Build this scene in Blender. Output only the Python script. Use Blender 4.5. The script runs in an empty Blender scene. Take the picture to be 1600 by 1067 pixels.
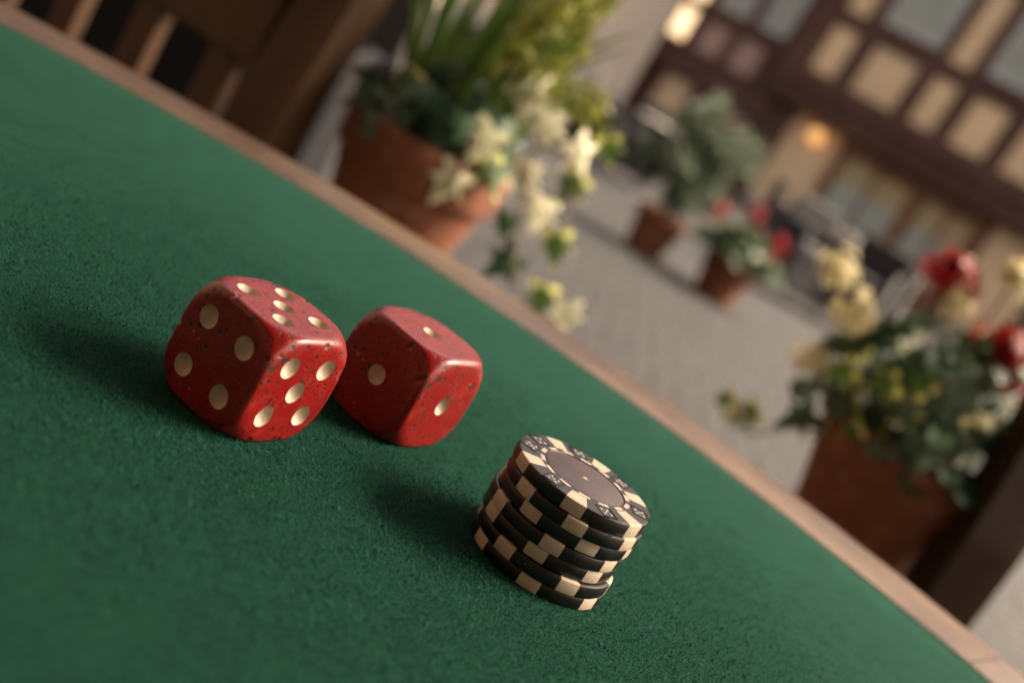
import bpy, bmesh, math, random
import numpy as np
from mathutils import Vector, Matrix, noise
R = math.radians
random.seed(7); rng = np.random.default_rng(7)
scene = bpy.context.scene
C = scene.collection

# ------------------------------------------------------------------ camera
TZ = 0.74                                   # height of the felt above the ground
PITCH, ROLL, EYE = R(13.56), R(31.19), TZ + 0.1151
cd = bpy.data.cameras.new('camera'); cam = bpy.data.objects.new('camera', cd); C.objects.link(cam)
cd.lens, cd.sensor_width, cd.sensor_fit = 40.44, 36.0, 'HORIZONTAL'
cd.clip_start, cd.clip_end = 0.02, 400
fw = Vector((0, math.cos(PITCH), -math.sin(PITCH))); up = Vector((0, math.sin(PITCH), math.cos(PITCH))); rt = Vector((1, 0, 0))
ax = rt*math.cos(ROLL) + up*math.sin(ROLL); ay = -rt*math.sin(ROLL) + up*math.cos(ROLL)
m = Matrix((ax, ay, -fw)).transposed().to_4x4(); m.translation = (0, 0, EYE)
cam.matrix_world = m
cd.dof.use_dof = True
cd.dof.focus_distance = 0.284
cd.dof.aperture_fstop = 7.7
scene.camera = cam

# ------------------------------------------------------------------ sky, sun, exposure
SUN_AZ, SUN_EL = R(70), R(50)               # azimuth measured from +Y towards +X
w = bpy.data.worlds.new('World'); scene.world = w; w.use_nodes = True
nt = w.node_tree; bg = nt.nodes['Background']
sky = nt.nodes.new('ShaderNodeTexSky'); sky.sky_type = 'NISHITA'; sky.sun_disc = False
sky.sun_elevation, sky.sun_rotation = SUN_EL, SUN_AZ
sky.air_density, sky.dust_density, sky.ozone_density = 0.35, 8.0, 0.0
tint = nt.nodes.new('ShaderNodeMix'); tint.data_type = 'RGBA'; tint.blend_type = 'MULTIPLY'; tint.inputs[0].default_value = 1.0
tint.inputs[7].default_value = (1.0, .89, .74, 1)          # hazy, warm late-afternoon air, the same over the whole sky
nt.links.new(sky.outputs[0], tint.inputs[6]); nt.links.new(tint.outputs[2], bg.inputs[0]); bg.inputs[1].default_value = 0.125
sd = bpy.data.lights.new('sun', 'SUN'); so = bpy.data.objects.new('sun', sd); C.objects.link(so)
sd.energy, sd.angle, sd.color = 3.4, R(38), (1.0, 0.84, 0.66)
sdir = Vector((math.sin(SUN_AZ)*math.cos(SUN_EL), math.cos(SUN_AZ)*math.cos(SUN_EL), math.sin(SUN_EL)))
so.rotation_euler = (-sdir).to_track_quat('-Z', 'Y').to_euler(); so.location = sdir*40
vs = scene.view_settings
vs.view_transform, vs.look, vs.gamma, vs.exposure, vs.use_curve_mapping = 'Standard', 'None', 1.0, 2.65, False
scene.cycles.use_denoising = True
scene.cycles.max_bounces = 8
scene.cycles.transparent_max_bounces = 16

# ------------------------------------------------------------------ node helpers
class NT:
    def __init__(s, name):
        s.m = bpy.data.materials.new(name); s.m.use_nodes = True
        s.t = s.m.node_tree; s.b = s.t.nodes['Principled BSDF']; s.out = s.t.nodes['Material Output']
        s.tc = s.t.nodes.new('ShaderNodeTexCoord')
        s.co = s.tc.outputs['Object']
    def n(s, typ, **kw):
        nd = s.t.nodes.new(typ)
        for k, v in kw.items(): setattr(nd, k, v)
        return nd
    def put(s, sock, v):
        if isinstance(v, bpy.types.NodeSocket): s.t.links.new(v, sock)
        elif isinstance(v, tuple) and len(v) == 3 and sock.type == 'RGBA': sock.default_value = (*v, 1)
        else: sock.default_value = v
    def map(s, sc=(1, 1, 1), rot=(0, 0, 0), src=None):
        nd = s.n('ShaderNodeMapping'); nd.inputs['Scale'].default_value = sc; nd.inputs['Rotation'].default_value = rot
        s.t.links.new(src or s.co, nd.inputs[0]); return nd.outputs[0]
    def noise(s, scale, detail=4, rough=.55, src=None, dist=0):
        nd = s.n('ShaderNodeTexNoise'); nd.inputs['Scale'].default_value = scale; nd.inputs['Detail'].default_value = detail
        nd.inputs['Roughness'].default_value = rough; nd.inputs['Distortion'].default_value = dist
        s.t.links.new(src or s.co, nd.inputs['Vector']); return nd.outputs['Fac']
    def voro(s, scale, src=None, feature='F1', out='Distance', rand=1.0):
        nd = s.n('ShaderNodeTexVoronoi'); nd.feature = feature; nd.inputs['Scale'].default_value = scale
        nd.inputs['Randomness'].default_value = rand
        s.t.links.new(src or s.co, nd.inputs['Vector']); return nd.outputs[out]
    def ramp(s, fac, a, b, ca=(0, 0, 0), cb=(1, 1, 1)):
        nd = s.n('ShaderNodeValToRGB'); e = nd.color_ramp.elements
        e[0].position, e[1].position = a, b; e[0].color = (*ca, 1); e[1].color = (*cb, 1)
        s.t.links.new(fac, nd.inputs[0]); return nd.outputs[0]
    def mix(s, fac, a, b, mode='MIX'):
        nd = s.n('ShaderNodeMix', data_type='RGBA', blend_type=mode)
        s.put(nd.inputs[0], fac); s.put(nd.inputs[6], a); s.put(nd.inputs[7], b); return nd.outputs[2]
    def math(s, op, a, b=0.0):
        nd = s.n('ShaderNodeMath', operation=op); s.put(nd.inputs[0], a); s.put(nd.inputs[1], b); return nd.outputs[0]
    def jitter(s, amt=3.0):
        nd = s.n('ShaderNodeVectorMath', operation='ADD'); s.t.links.new(s.co, nd.inputs[0])
        cb = s.n('ShaderNodeCombineXYZ'); r_ = s.math('MULTIPLY', s.rnd(), amt)
        for i in range(3): s.t.links.new(r_, cb.inputs[i])
        s.t.links.new(cb.outputs[0], nd.inputs[1]); s.co = nd.outputs[0]
    def rnd(s): return s.n('ShaderNodeObjectInfo').outputs['Random']
    def set(s, **kw):
        for k, v in kw.items(): s.put(s.b.inputs[k.replace('_', ' ')], v)
    def bump(s, h, strength=.3, dist=.001):
        nd = s.n('ShaderNodeBump'); nd.inputs['Strength'].default_value = strength; nd.inputs['Distance'].default_value = dist
        s.t.links.new(h, nd.inputs['Height']); s.t.links.new(nd.outputs[0], s.b.inputs['Normal'])

def plain(name, col, rough=.6, var=.18, scale=8, bump=0, bscale=40, bdist=.002, rndvar=0, **kw):
    t = NT(name); n1 = t.noise(scale, 5)
    c = t.mix(n1, tuple(x*(1-var) for x in col), tuple(min(1, x*(1+var)) for x in col))
    if rndvar:
        c = t.mix(t.math('MULTIPLY', t.rnd(), rndvar), c, tuple(x*.45 for x in col))
    t.set(Base_Color=c, Roughness=rough, **kw)
    if bump: t.bump(t.noise(bscale, 5), bump, bdist)
    return t.m

def leaf_material(name, builder, trans=.35, rough=.45):
    t = NT(name); c = builder(t)
    t.set(Base_Color=c, Roughness=rough, Specular_IOR_Level=.15)
    tr = t.n('ShaderNodeBsdfTranslucent'); t.put(tr.inputs[0], c)
    mx = t.n('ShaderNodeMixShader'); mx.inputs[0].default_value = trans
    t.t.links.new(t.b.outputs[0], mx.inputs[1]); t.t.links.new(tr.outputs[0], mx.inputs[2]); t.t.links.new(mx.outputs[0], t.out.inputs[0])
    return t.m

MAT = {}
# felt
t = NT('felt')
big = t.noise(9, 4, .6); mid = t.noise(120, 5, .65); fine = t.noise(1500, 3, .6); fib = t.noise(700, 6, .75, dist=1.5)
blot = t.noise(34, 5, .7)
blot2 = t.noise(75, 4, .6)
c = t.mix(t.ramp(big, .3, .7), (0.0019, 0.0313, 0.0234), (0.0033, 0.0431, 0.0285))
c = t.mix(t.ramp(blot, .40, .68), c, (0.0056, 0.0459, 0.0257))
c = t.mix(t.ramp(blot2, .42, .66), c, (0.0010, 0.0181, 0.0161))
c = t.mix(t.ramp(mid, .44, .66), c, (0.0048, 0.0446, 0.0307))
c = t.mix(t.ramp(fib, .45, .66), c, (0.0118, 0.0731, 0.0498))
c = t.mix(t.ramp(fine, .50, .66), c, (0.0005, 0.0098, 0.0081))
t.set(Base_Color=c, Roughness=.95, Specular_IOR_Level=.05, Sheen_Weight=.10, Sheen_Roughness=.30, Sheen_Tint=(.38, 1.0, .70))
hgt = t.math('ADD', t.math('MULTIPLY', fib, .8), t.math('ADD', t.math('MULTIPLY', fine, .45), t.math('MULTIPLY', mid, .9)))
t.bump(hgt, 1.0, .0014); MAT['felt'] = t.m
t = NT('felt_fibre')
c = t.mix(t.noise(900, 2), (0.0023, 0.0268, 0.0182), (0.0268, 0.1106, 0.0727))
t.set(Base_Color=c, Roughness=.95, Specular_IOR_Level=.05); MAT['fibre'] = t.m
# wood
def wood(name, a, b, c3, sc=(1, 1, 1), rough=.5, grain=60, rndvar=.0, spec=.5):
    t = NT(name); mp = t.map(sc)
    g = t.noise(grain, 6, .65, src=mp, dist=.6); g2 = t.noise(grain*.16, 4, .6, src=mp, dist=.9)
    col = t.mix(t.ramp(g2, .35, .65), a, b); col = t.mix(t.ramp(g, .5, .72), col, c3)
    if rndvar: col = t.mix(t.math('MULTIPLY', t.rnd(), rndvar), col, tuple(x*.5 for x in a))
    r = t.ramp(g, .3, .8, (rough-.1,)*3, (rough+.15,)*3)
    t.set(Base_Color=col, Roughness=r, Specular_IOR_Level=spec); t.bump(g, .25, .0012); MAT[name] = t.m
t = NT('rim_wood'); sx = t.n('ShaderNodeSeparateXYZ'); t.t.links.new(t.co, sx.inputs[0])
ang = t.math('ARCTAN2', sx.outputs[1], sx.outputs[0]); rad = t.math('SQRT', t.math('ADD', t.math('POWER', sx.outputs[0], 2.0), t.math('POWER', sx.outputs[1], 2.0)))
cb = t.n('ShaderNodeCombineXYZ'); t.put(cb.inputs[0], t.math('MULTIPLY', ang, .55)); t.put(cb.inputs[1], t.math('MULTIPLY', rad, 7.0)); t.put(cb.inputs[2], t.math('ADD', t.math('MULTIPLY', sx.outputs[2], 7.0), t.math('MULTIPLY', t.rnd(), 5.0)))
g1 = t.noise(30, 6, .65, src=cb.outputs[0], dist=.7); g2 = t.noise(7, 5, .6, src=cb.outputs[0], dist=.8); g3 = t.noise(11, 5, .65)
c = t.mix(t.ramp(g2, .35, .65), (0.0382, 0.0199, 0.0107), (0.0741, 0.0417, 0.0234)); c = t.mix(t.ramp(g1, .50, .70), c, (0.0224, 0.0103, 0.0055)); c = t.mix(t.ramp(g3, .46, .66), c, (0.1056, 0.0635, 0.0358))
c = t.mix(t.math('MULTIPLY', t.rnd(), .25), c, (0.0584, 0.0278, 0.0147))
t.set(Base_Color=c, Roughness=t.ramp(g1, .3, .8, (.27,)*3, (.5,)*3), Specular_IOR_Level=.6); t.bump(g1, .3, .0012); MAT['rim_wood'] = t.m
wood('chair_wood', (0.0173, 0.0083, 0.0038), (0.0264, 0.0136, 0.0064), (0.0074, 0.0033, 0.0017), (1, 1, .12), .6, 90, .0, .15)
wood('chair_wood_lit', (0.0397, 0.0192, 0.0088), (0.0585, 0.0313, 0.0150), (0.0167, 0.0075, 0.0037), (1, 1, .12), .55, 90, .0, .2)  # lighter copy of chair_wood, sunlit look put into the colour
wood('stool_wood', (.16, .10, .06), (.22, .14, .085), (.09, .05, .03), (1, 1, .2), .6, 60)
wood('timber', (0.1095, 0.0546, 0.0365), (0.1475, 0.0761, 0.0511), (0.0523, 0.0256, 0.0175), (0.4761, 0.4140, 0.3643), .8, 9, .3, .2)
wood('door_wood', (.20, .085, .035), (.26, .12, .05), (.10, .04, .018), (1, 1, .2), .6, 14, .1, .3)
wood('boarding', (.10, .073, .053), (.125, .092, .068), (.06, .042, .03), (1, 1, .1), .8, 20, 0, .2)
MAT['plaster'] = plain('plaster', (.84, .585, .315), .9, .12, 1.4, .3, 14, .01, .10)
MAT['plaster_pink'] = plain('plaster_pink', (.50, .32, .235), .9, .12, 1.4, .3, 14, .01, .1)
MAT['plaster_cream'] = plain('plaster_cream', (.60, .50, .38), .9, .10, .6, .3, 9, .01)
MAT['stone'] = plain('stone', (.36, .34, .31), .85, .2, 5, .4, 30, .004)
MAT['roof'] = plain('roof_tile', (.23, .095, .06), .85, .3, 3, .4, 20, .01, .35)
t = NT('window_glass'); gls = t.n('ShaderNodeBsdfGlossy'); gls.inputs['Roughness'].default_value = .03; gls.inputs['Color'].default_value = (.9, .88, .82, 1)
trn = t.n('ShaderNodeBsdfTransparent'); trn.inputs[0].default_value = (.93, .95, .93, 1); lwt = t.n('ShaderNodeFresnel'); lwt.inputs[0].default_value = 1.22
mx = t.n('ShaderNodeMixShader'); t.t.links.new(lwt.outputs[0], mx.inputs[0]); t.t.links.new(trn.outputs[0], mx.inputs[1]); t.t.links.new(gls.outputs[0], mx.inputs[2]); t.t.links.new(mx.outputs[0], t.out.inputs[0]); MAT['glass'] = t.m
MAT['curtain'] = plain('curtain', (.74, .69, .58), .9, .25, 2.0)
MAT['white_paint'] = plain('white_paint', (.62, .58, .52), .6, .08, 6)
MAT['black_metal'] = plain('black_metal', (.018, .018, .022), .42, .3, 20)
MAT['wicker'] = plain('wicker', (.005, .005, .006), .7, .4, 60, .5, 160, .003)
MAT['cloth'] = plain('tablecloth', (.20, .17, .155), .9, .08, 4)
MAT['trough'] = plain('trough', (.0030, .0030, .0038), .8, .3, 6, .3, 30, .004, Specular_IOR_Level=.1)
MAT['canvas'] = plain('canvas', (.06, .052, .045), .9, .1, 8)
MAT['soil'] = plain('soil', (.014, .009, .006), .95, .4, 60, .6, 90, .004)
t = NT('terracotta'); t.jitter(); n1 = t.noise(11, 6, .62); n2 = t.noise(60, 4, .6)
c = t.mix(t.ramp(n1, .35, .68), (0.1073, 0.0367, 0.0168), (0.1448, 0.0550, 0.0273)); c = t.mix(t.ramp(n2, .52, .74), c, (0.1769, 0.0996, 0.0655)); c = t.mix(t.ramp(t.noise(14, 5, .7), .52, .72), c, (0.0455, 0.0178, 0.0105))
t.set(Base_Color=c, Roughness=.82, Specular_IOR_Level=.25); t.bump(n2, .25, .001); MAT['terracotta'] = t.m
# cobbled ground
t = NT('cobbles'); wv = t.n('ShaderNodeTexNoise'); wv.inputs['Scale'].default_value = 2.2; t.t.links.new(t.co, wv.inputs['Vector'])
mp = t.mix(.02, t.co, wv.outputs['Color'])
d = t.voro(9.5, src=mp, feature='DISTANCE_TO_EDGE', rand=.55); cell = t.voro(9.5, src=mp, out='Color', rand=.55); nz = t.noise(.45, 4)
sep = t.n('ShaderNodeSeparateColor'); t.t.links.new(cell, sep.inputs[0])
c = t.mix(sep.outputs[0], (0.0053, 0.0055, 0.0061), (0.0091, 0.0097, 0.0104)); c = t.mix(t.ramp(nz, .35, .7), c, t.mix(.6, c, (0.0058, 0.0063, 0.0070)))
c = t.mix(t.math('MULTIPLY', t.ramp(t.noise(1.5, 4, .65), .45, .62), .7), c, (0.0033, 0.0036, 0.0040)); c = t.mix(t.ramp(d, .02, .07), (0.0041, 0.0041, 0.0043), c)
t.set(Base_Color=c, Roughness=.8, Specular_IOR_Level=.22); t.bump(t.ramp(d, 0, .16), .8, .02); MAT['cobbles'] = t.m
# dice resin
t = NT('red_resin')
n1 = t.noise(70, 5, .6); n2 = t.noise(260, 4, .65)
c = t.mix(t.ramp(n1, .35, .7), (0.1498, 0.0033, 0.0037), (0.2019, 0.0066, 0.0044))
c = t.mix(t.ramp(n2, .55, .78), c, (0.2345, 0.0189, 0.0118))
def specks(scale, lo, hi, mscale, ma, mb):
    d = t.voro(scale); k = t.ramp(d, lo, hi, (1, 1, 1), (0, 0, 0)); g = t.ramp(t.noise(mscale, 3, .6), ma, mb)
    return t.mix(1.0, k, g, 'MULTIPLY')
s1 = specks(720, .18, .30, 150, .43, .52); s2 = specks(360, .19, .27, 110, .42, .50); s3 = specks(190, .15, .22, 70, .50, .58)
sb = t.mix(1.0, t.ramp(t.noise(230, 5, .7), .57, .64), t.ramp(t.noise(55, 3, .6), .52, .60), 'MULTIPLY')
dark = t.mix(1.0, t.mix(1.0, t.mix(1.0, s1, s2, 'LIGHTEN'), s3, 'LIGHTEN'), sb, 'LIGHTEN')
c = t.mix(dark, c, (0.0130, 0.0042, 0.0035))
pale = specks(310, .10, .17, 60, .58, .66)
c = t.mix(pale, c, (0.3907, 0.1958, 0.1483))
geo = t.n('ShaderNodeNewGeometry'); edge = t.ramp(geo.outputs['Pointiness'], .51, .55)
wear = t.mix(1.0, edge, t.ramp(t.noise(110, 5, .7), .45, .65), 'MULTIPLY')
c = t.mix(t.math('MULTIPLY', wear, .75), c, (0.3256, 0.1127, 0.0713))
r = t.mix(dark, t.ramp(n2, .3, .75, (.27,)*3, (.46,)*3), (0.5209, 0.4746, 0.4746))
t.set(Base_Color=c, Roughness=r, Specular_IOR_Level=.36, Coat_Weight=.14, Coat_Roughness=.2)
h1 = t.math('SUBTRACT', t.math('MULTIPLY', n2, .25), t.math('MULTIPLY', dark, 1.0)); t.bump(h1, .35, .00022); MAT['resin'] = t.m
t = NT('pip_enamel'); t.jitter(); n1 = t.noise(150, 5, .6); n2 = t.voro(420)
c = t.mix(t.ramp(n1, .3, .7), (0.3796, 0.2975, 0.2155), (0.4822, 0.4001, 0.3078)); c = t.mix(t.mix(1.0, t.ramp(n2, .12, .24, (1, 1, 1), (0, 0, 0)), t.ramp(t.noise(160, 3), .55, .62), 'MULTIPLY'), c, (0.1026, 0.0513, 0.0308))
t.set(Base_Color=c, Roughness=.55, Specular_IOR_Level=.35); t.bump(t.noise(500, 4), .35, .0002); MAT['pip'] = t.m
# poker chips
t = NT('chip_black'); t.jitter(); n1 = t.noise(180, 5, .6); n2 = t.noise(900, 3)
c = t.mix(t.ramp(n1, .4, .7), (.0026, .0022, .0023), (.0050, .0036, .0035)); c = t.mix(t.ramp(t.noise(60, 4, .7), .5, .75), c, (.012, .0042, .0038))
geo = t.n('ShaderNodeNewGeometry'); edge = t.ramp(geo.outputs['Pointiness'], .62, .74)
c = t.mix(t.math('MULTIPLY', edge, .5), c, (.12, .050, .042))
c = t.mix(t.mix(1.0, t.ramp(t.voro(500), .07, .12, (1, 1, 1), (0, 0, 0)), t.ramp(t.noise(90, 2), .62, .7), 'MULTIPLY'), c, (.22, .17, .14))
t.set(Base_Color=c, Roughness=t.ramp(n1, .3, .7, (.30,)*3, (.44,)*3), Specular_IOR_Level=.4); t.bump(n2, .25, .00015); MAT['chip'] = t.m
t = NT('chip_cream'); t.jitter(); n1 = t.noise(160, 5, .65)
c = t.mix(t.ramp(n1, .35, .7), (0.3625, 0.2946, 0.2175), (0.4260, 0.3580, 0.2719)); c = t.mix(t.ramp(t.noise(420, 4, .7), .62, .78), c, (0.3263, 0.2175, 0.1360))
t.set(Base_Color=c, Roughness=.5, Specular_IOR_Level=.4); t.bump(t.noise(700, 3), .2, .00015); MAT['cream'] = t.m
t = NT('chip_inlay'); n1 = t.noise(1500, 2, .5); n2 = t.noise(140, 5, .6)
c = t.mix(t.ramp(n2, .35, .7), (0.0170, 0.0087, 0.0112), (0.0382, 0.0174, 0.0198)); c = t.mix(t.ramp(n1, .6, .7), c, (0.1020, 0.0496, 0.0495))
t.set(Base_Color=c, Roughness=.52, Specular_IOR_Level=.55); t.bump(n1, .6, .00018); MAT['inlay'] = t.m
MAT['gold'] = plain('worn_gold', (.55, .40, .20), .4, .3, 400)
MAT['emblem'] = plain('emblem_line', (.003, .0025, .003), .75, .2, 300, Specular_IOR_Level=.2)
MAT['emblem_face'] = plain('emblem_face', (.020, .016, .018), .38, .2, 300)
MAT['emblem_pip'] = plain('emblem_pip', (.42, .39, .36), .35, .2, 300)
# leaves
def var_leaf(t):       # cream ivy with a green heart
    sx = t.n('ShaderNodeSeparateXYZ'); t.t.links.new(t.co, sx.inputs[0])
    d = t.math('ADD', t.math('POWER', sx.outputs[0], 2.0), t.math('POWER', t.math('SUBTRACT', sx.outputs[1], .42), 2.0))
    nz = t.math('MULTIPLY', t.math('SUBTRACT', t.noise(3.5, 4, .6), .5), .35)
    k = t.ramp(t.math('ADD', d, nz), -.03, .02)
    return t.mix(k, (.16, .23, .055), t.mix(t.rnd(), (.60, .575, .42), (.50, .50, .33)))
MAT['leaf_cream'] = leaf_material('leaf_cream', var_leaf, .25)
def edge_leaf(t):      # green ivy with a thin yellow margin
    sx = t.n('ShaderNodeSeparateXYZ'); t.t.links.new(t.co, sx.inputs[0])
    d = t.math('ADD', t.math('POWER', sx.outputs[0], 2.0), t.math('POWER', t.math('SUBTRACT', sx.outputs[1], .45), 2.0))
    nz = t.math('MULTIPLY', t.math('SUBTRACT', t.noise(4, 4, .6), .5), .3)
    return t.mix(t.ramp(t.math('ADD', d, nz), .13, .24), (.055, .105, .022), (.50, .50, .14))
MAT['leaf_edge'] = leaf_material('leaf_edge', edge_leaf, .35)
MAT['leaf_dark'] = leaf_material('leaf_dark', lambda t: t.mix(t.rnd(), (0.0165, 0.0450, 0.0225), (0.0338, 0.0713, 0.0300)), .25)
MAT['leaf_blue'] = leaf_material('leaf_blue', lambda t: t.mix(t.rnd(), (0.0413, 0.0713, 0.0450), (0.0638, 0.0975, 0.0638)), .25)
MAT['leaf_lime'] = leaf_material('leaf_lime', lambda t: t.mix(t.noise(20, 3), (0.1275, 0.1575, 0.0225), (0.3000, 0.3000, 0.0525)), .5)
MAT['blade'] = leaf_material('blade', lambda t: t.mix(t.rnd(), (0.0225, 0.0562, 0.0120), (0.0713, 0.1087, 0.0225)), .35)
MAT['shrub'] = leaf_material('shrub_leaf', lambda t: t.mix(t.noise(9, 4), (0.0075, 0.0210, 0.0067), (0.0255, 0.0465, 0.0150)), .3)
MAT['red'] = leaf_material('red_petal', lambda t: t.mix(t.noise(60, 2), (0.1300, 0.0023, 0.0038), (0.1836, 0.0062, 0.0069)), .3)
MAT['yellow'] = leaf_material('yellow_petal', lambda t: t.mix(t.noise(70, 2), (0.5130, 0.4511, 0.1815), (0.5700, 0.5383, 0.3960)), .3)
MAT['stem'] = plain('stem', (0.0900, 0.0638, 0.0375), .7, .2, 40)
def emis(name, col, st):
    t = NT(name); t.set(Base_Color=col, Emission_Color=col, Emission_Strength=st); return t.m
MAT['lamp_glow'] = emis('lamp_glow', (1.0, .52, .17), .15)
MAT['lit_pane'] = emis('lit_pane', (1.0, .72, .42), .30)

# ------------------------------------------------------------------ object helpers
def link(name, me, mat=None, parent=None, loc=None, rot=None, scale=None):
    o = bpy.data.objects.new(name, me); C.objects.link(o)
    if mat is not None and me is not None and not me.materials: me.materials.append(MAT[mat] if isinstance(mat, str) else mat)
    if parent is not None: o.parent = parent
    if loc is not None: o.location = loc
    if rot is not None: o.rotation_euler = rot
    if scale is not None: o.scale = scale if hasattr(scale, '__len__') else (scale,)*3
    return o
def thing(name, label, cat, loc=(0, 0, 0), rz=0, group=None):
    o = link(name, None, loc=loc, rot=(0, 0, rz)); o['label'] = label; o['category'] = cat
    if group: o['group'] = group
    o.empty_display_size = .05
    return o
def mesh(name, v, f, smooth=False, sharp=None):
    me = bpy.data.meshes.new(name); me.from_pydata([tuple(x) for x in v], [], [tuple(x) for x in f]); me.update()
    if smooth:
        me.shade_smooth()
        if sharp: me.set_sharp_from_angle(angle=R(sharp))
    return me
def bm_mesh(name, bm, smooth=False, sharp=None):
    bmesh.ops.recalc_face_normals(bm, faces=bm.faces)
    me = bpy.data.meshes.new(name); bm.to_mesh(me); bm.free()
    if smooth:
        me.shade_smooth()
        if sharp: me.set_sharp_from_angle(angle=R(sharp))
    return me
def box_bm(bm, x0, x1, y0, y1, z0, z1, bev=0, mat=None):
    vs = [bm.verts.new(p) for p in ((x0,y0,z0),(x1,y0,z0),(x1,y1,z0),(x0,y1,z0),(x0,y0,z1),(x1,y0,z1),(x1,y1,z1),(x0,y1,z1))]
    if mat is not None:
        for v_ in vs: v_.co = mat @ v_.co
    fs = [bm.faces.new([vs[i] for i in q]) for q in ((0,3,2,1),(4,5,6,7),(0,1,5,4),(1,2,6,5),(2,3,7,6),(3,0,4,7))]
    if bev:
        es = list({e for f_ in fs for e in f_.edges})
        bmesh.ops.bevel(bm, geom=es, offset=bev, segments=2, affect='EDGES', profile=.5)
def box(name, x0, x1, y0, y1, z0, z1, mat, parent, bev=0, tilt=None):
    bm = bmesh.new(); box_bm(bm, x0, x1, y0, y1, z0, z1, bev, tilt)
    return link(name, bm_mesh(name, bm), mat, parent)
def lathe_sector(prof, a0, a1, n):
    v, f = [], []
    k = len(prof)
    for i in range(n+1):
        a = a0 + (a1-a0)*i/n; c_, s_ = math.cos(a), math.sin(a)
        v += [(r*c_, r*s_, z) for r, z in prof]
    for i in range(n):
        for j in range(k-1):
            f.append((i*k+j, (i+1)*k+j, (i+1)*k+j+1, i*k+j+1))
    return v, f
def merge(parts):
    V, F = [], []
    for v, f in parts:
        o = len(V); V += list(v); F += [tuple(i+o for i in q) for q in f]
    return V, F
def lathe(name, prof, mat, parent, n=48, smooth=True, sharp=35):
    v, f = lathe_sector(prof, 0, 2*math.pi, n)
    bm = bmesh.new(); vv = [bm.verts.new(p) for p in v]
    for q in f:
        try: bm.faces.new([vv[i] for i in q])
        except ValueError: pass
    bmesh.ops.remove_doubles(bm, verts=bm.verts, dist=1e-6)
    return link(name, bm_mesh(name, bm, smooth, sharp), mat, parent)
def tube(name, pts, rad, mat, parent, n=8):
    """tapered tube along a polyline"""
    pts = [Vector(p) for p in pts]; rads = rad if hasattr(rad, '__len__') else [rad]*len(pts)
    v, f = [], []
    ref = Vector((.31, .77, .55))
    for i, p in enumerate(pts):
        d = (pts[min(i+1, len(pts)-1)] - pts[max(i-1, 0)]).normalized()
        u = d.cross(ref).normalized(); w_ = d.cross(u)
        for j in range(n):
            a = 2*math.pi*j/n; v.append(p + (u*math.cos(a) + w_*math.sin(a))*rads[i])
    for i in range(len(pts)-1):
        for j in range(n):
            f.append((i*n+j, i*n+(j+1) % n, (i+1)*n+(j+1) % n, (i+1)*n+j))
    f.append(tuple(range(n))[::-1]); f.append(tuple((len(pts)-1)*n+j for j in range(n)))
    return link(name, mesh(name, v, f, True, 50), mat, parent)
def spline(P, n):
    P = [Vector(p) for p in P]; out = []
    for i in range(len(P)-1):
        p0, p1, p2, p3 = P[max(i-1, 0)], P[i], P[i+1], P[min(i+2, len(P)-1)]
        for k in range(n):
            u = k/n
            out.append(.5*((2*p1)+(-p0+p2)*u+(2*p0-5*p1+4*p2-p3)*u*u+(-p0+3*p1-3*p2+p3)*u**3))
    out.append(P[-1]); return out

# ------------------------------------------------------------------ ground
g = link('ground', mesh('ground', [(-150,-150,0),(150,-150,0),(150,150,0),(-150,150,0)], [(0,1,2,3)]), 'cobbles'); g['kind'] = 'structure'

# ------------------------------------------------------------------ half-timbered house (local x along the facade, -y outwards)
FA = math.atan2(-.447, .894)
house = thing('half_timbered_house', 'half-timbered house with tan plaster panels, dark beams and shop window', 'house', (2.89, 28.0, 0), FA)
YU, YG = -.42, 0.0           # planes of the jettied upper floor and of the ground floor
SE = 11.0                    # right end of the house
def timber(par, x0, x1, y, z0, z1, proud=.05, name='timber'):
    j = random.uniform(-.008, .008)
    return box(name, x0, x1, y-proud+j, y+.12, z0, z1, 'timber', par, .015)
def panel(par, x0, x1, y, z0, z1, mat='plaster'):
    # slightly pillowed plaster infill
    nx, nz = 6, 6; v, f = [], []
    for i in range(nx+1):
        for k in range(nz+1):
            a, b = i/nx, k/nz; e = min(a, 1-a, b, 1-b)
            v.append((x0+(x1-x0)*a, y+.035-.03*min(1, e*4)+random.uniform(-.003, .003), z0+(z1-z0)*b))
    for i in range(nx):
        for k in range(nz):
            f.append((i*(nz+1)+k, (i+1)*(nz+1)+k, (i+1)*(nz+1)+k+1, i*(nz+1)+k+1))
    return link('plaster_panel', mesh('plaster_panel', v, f, True), mat, par)
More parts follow.
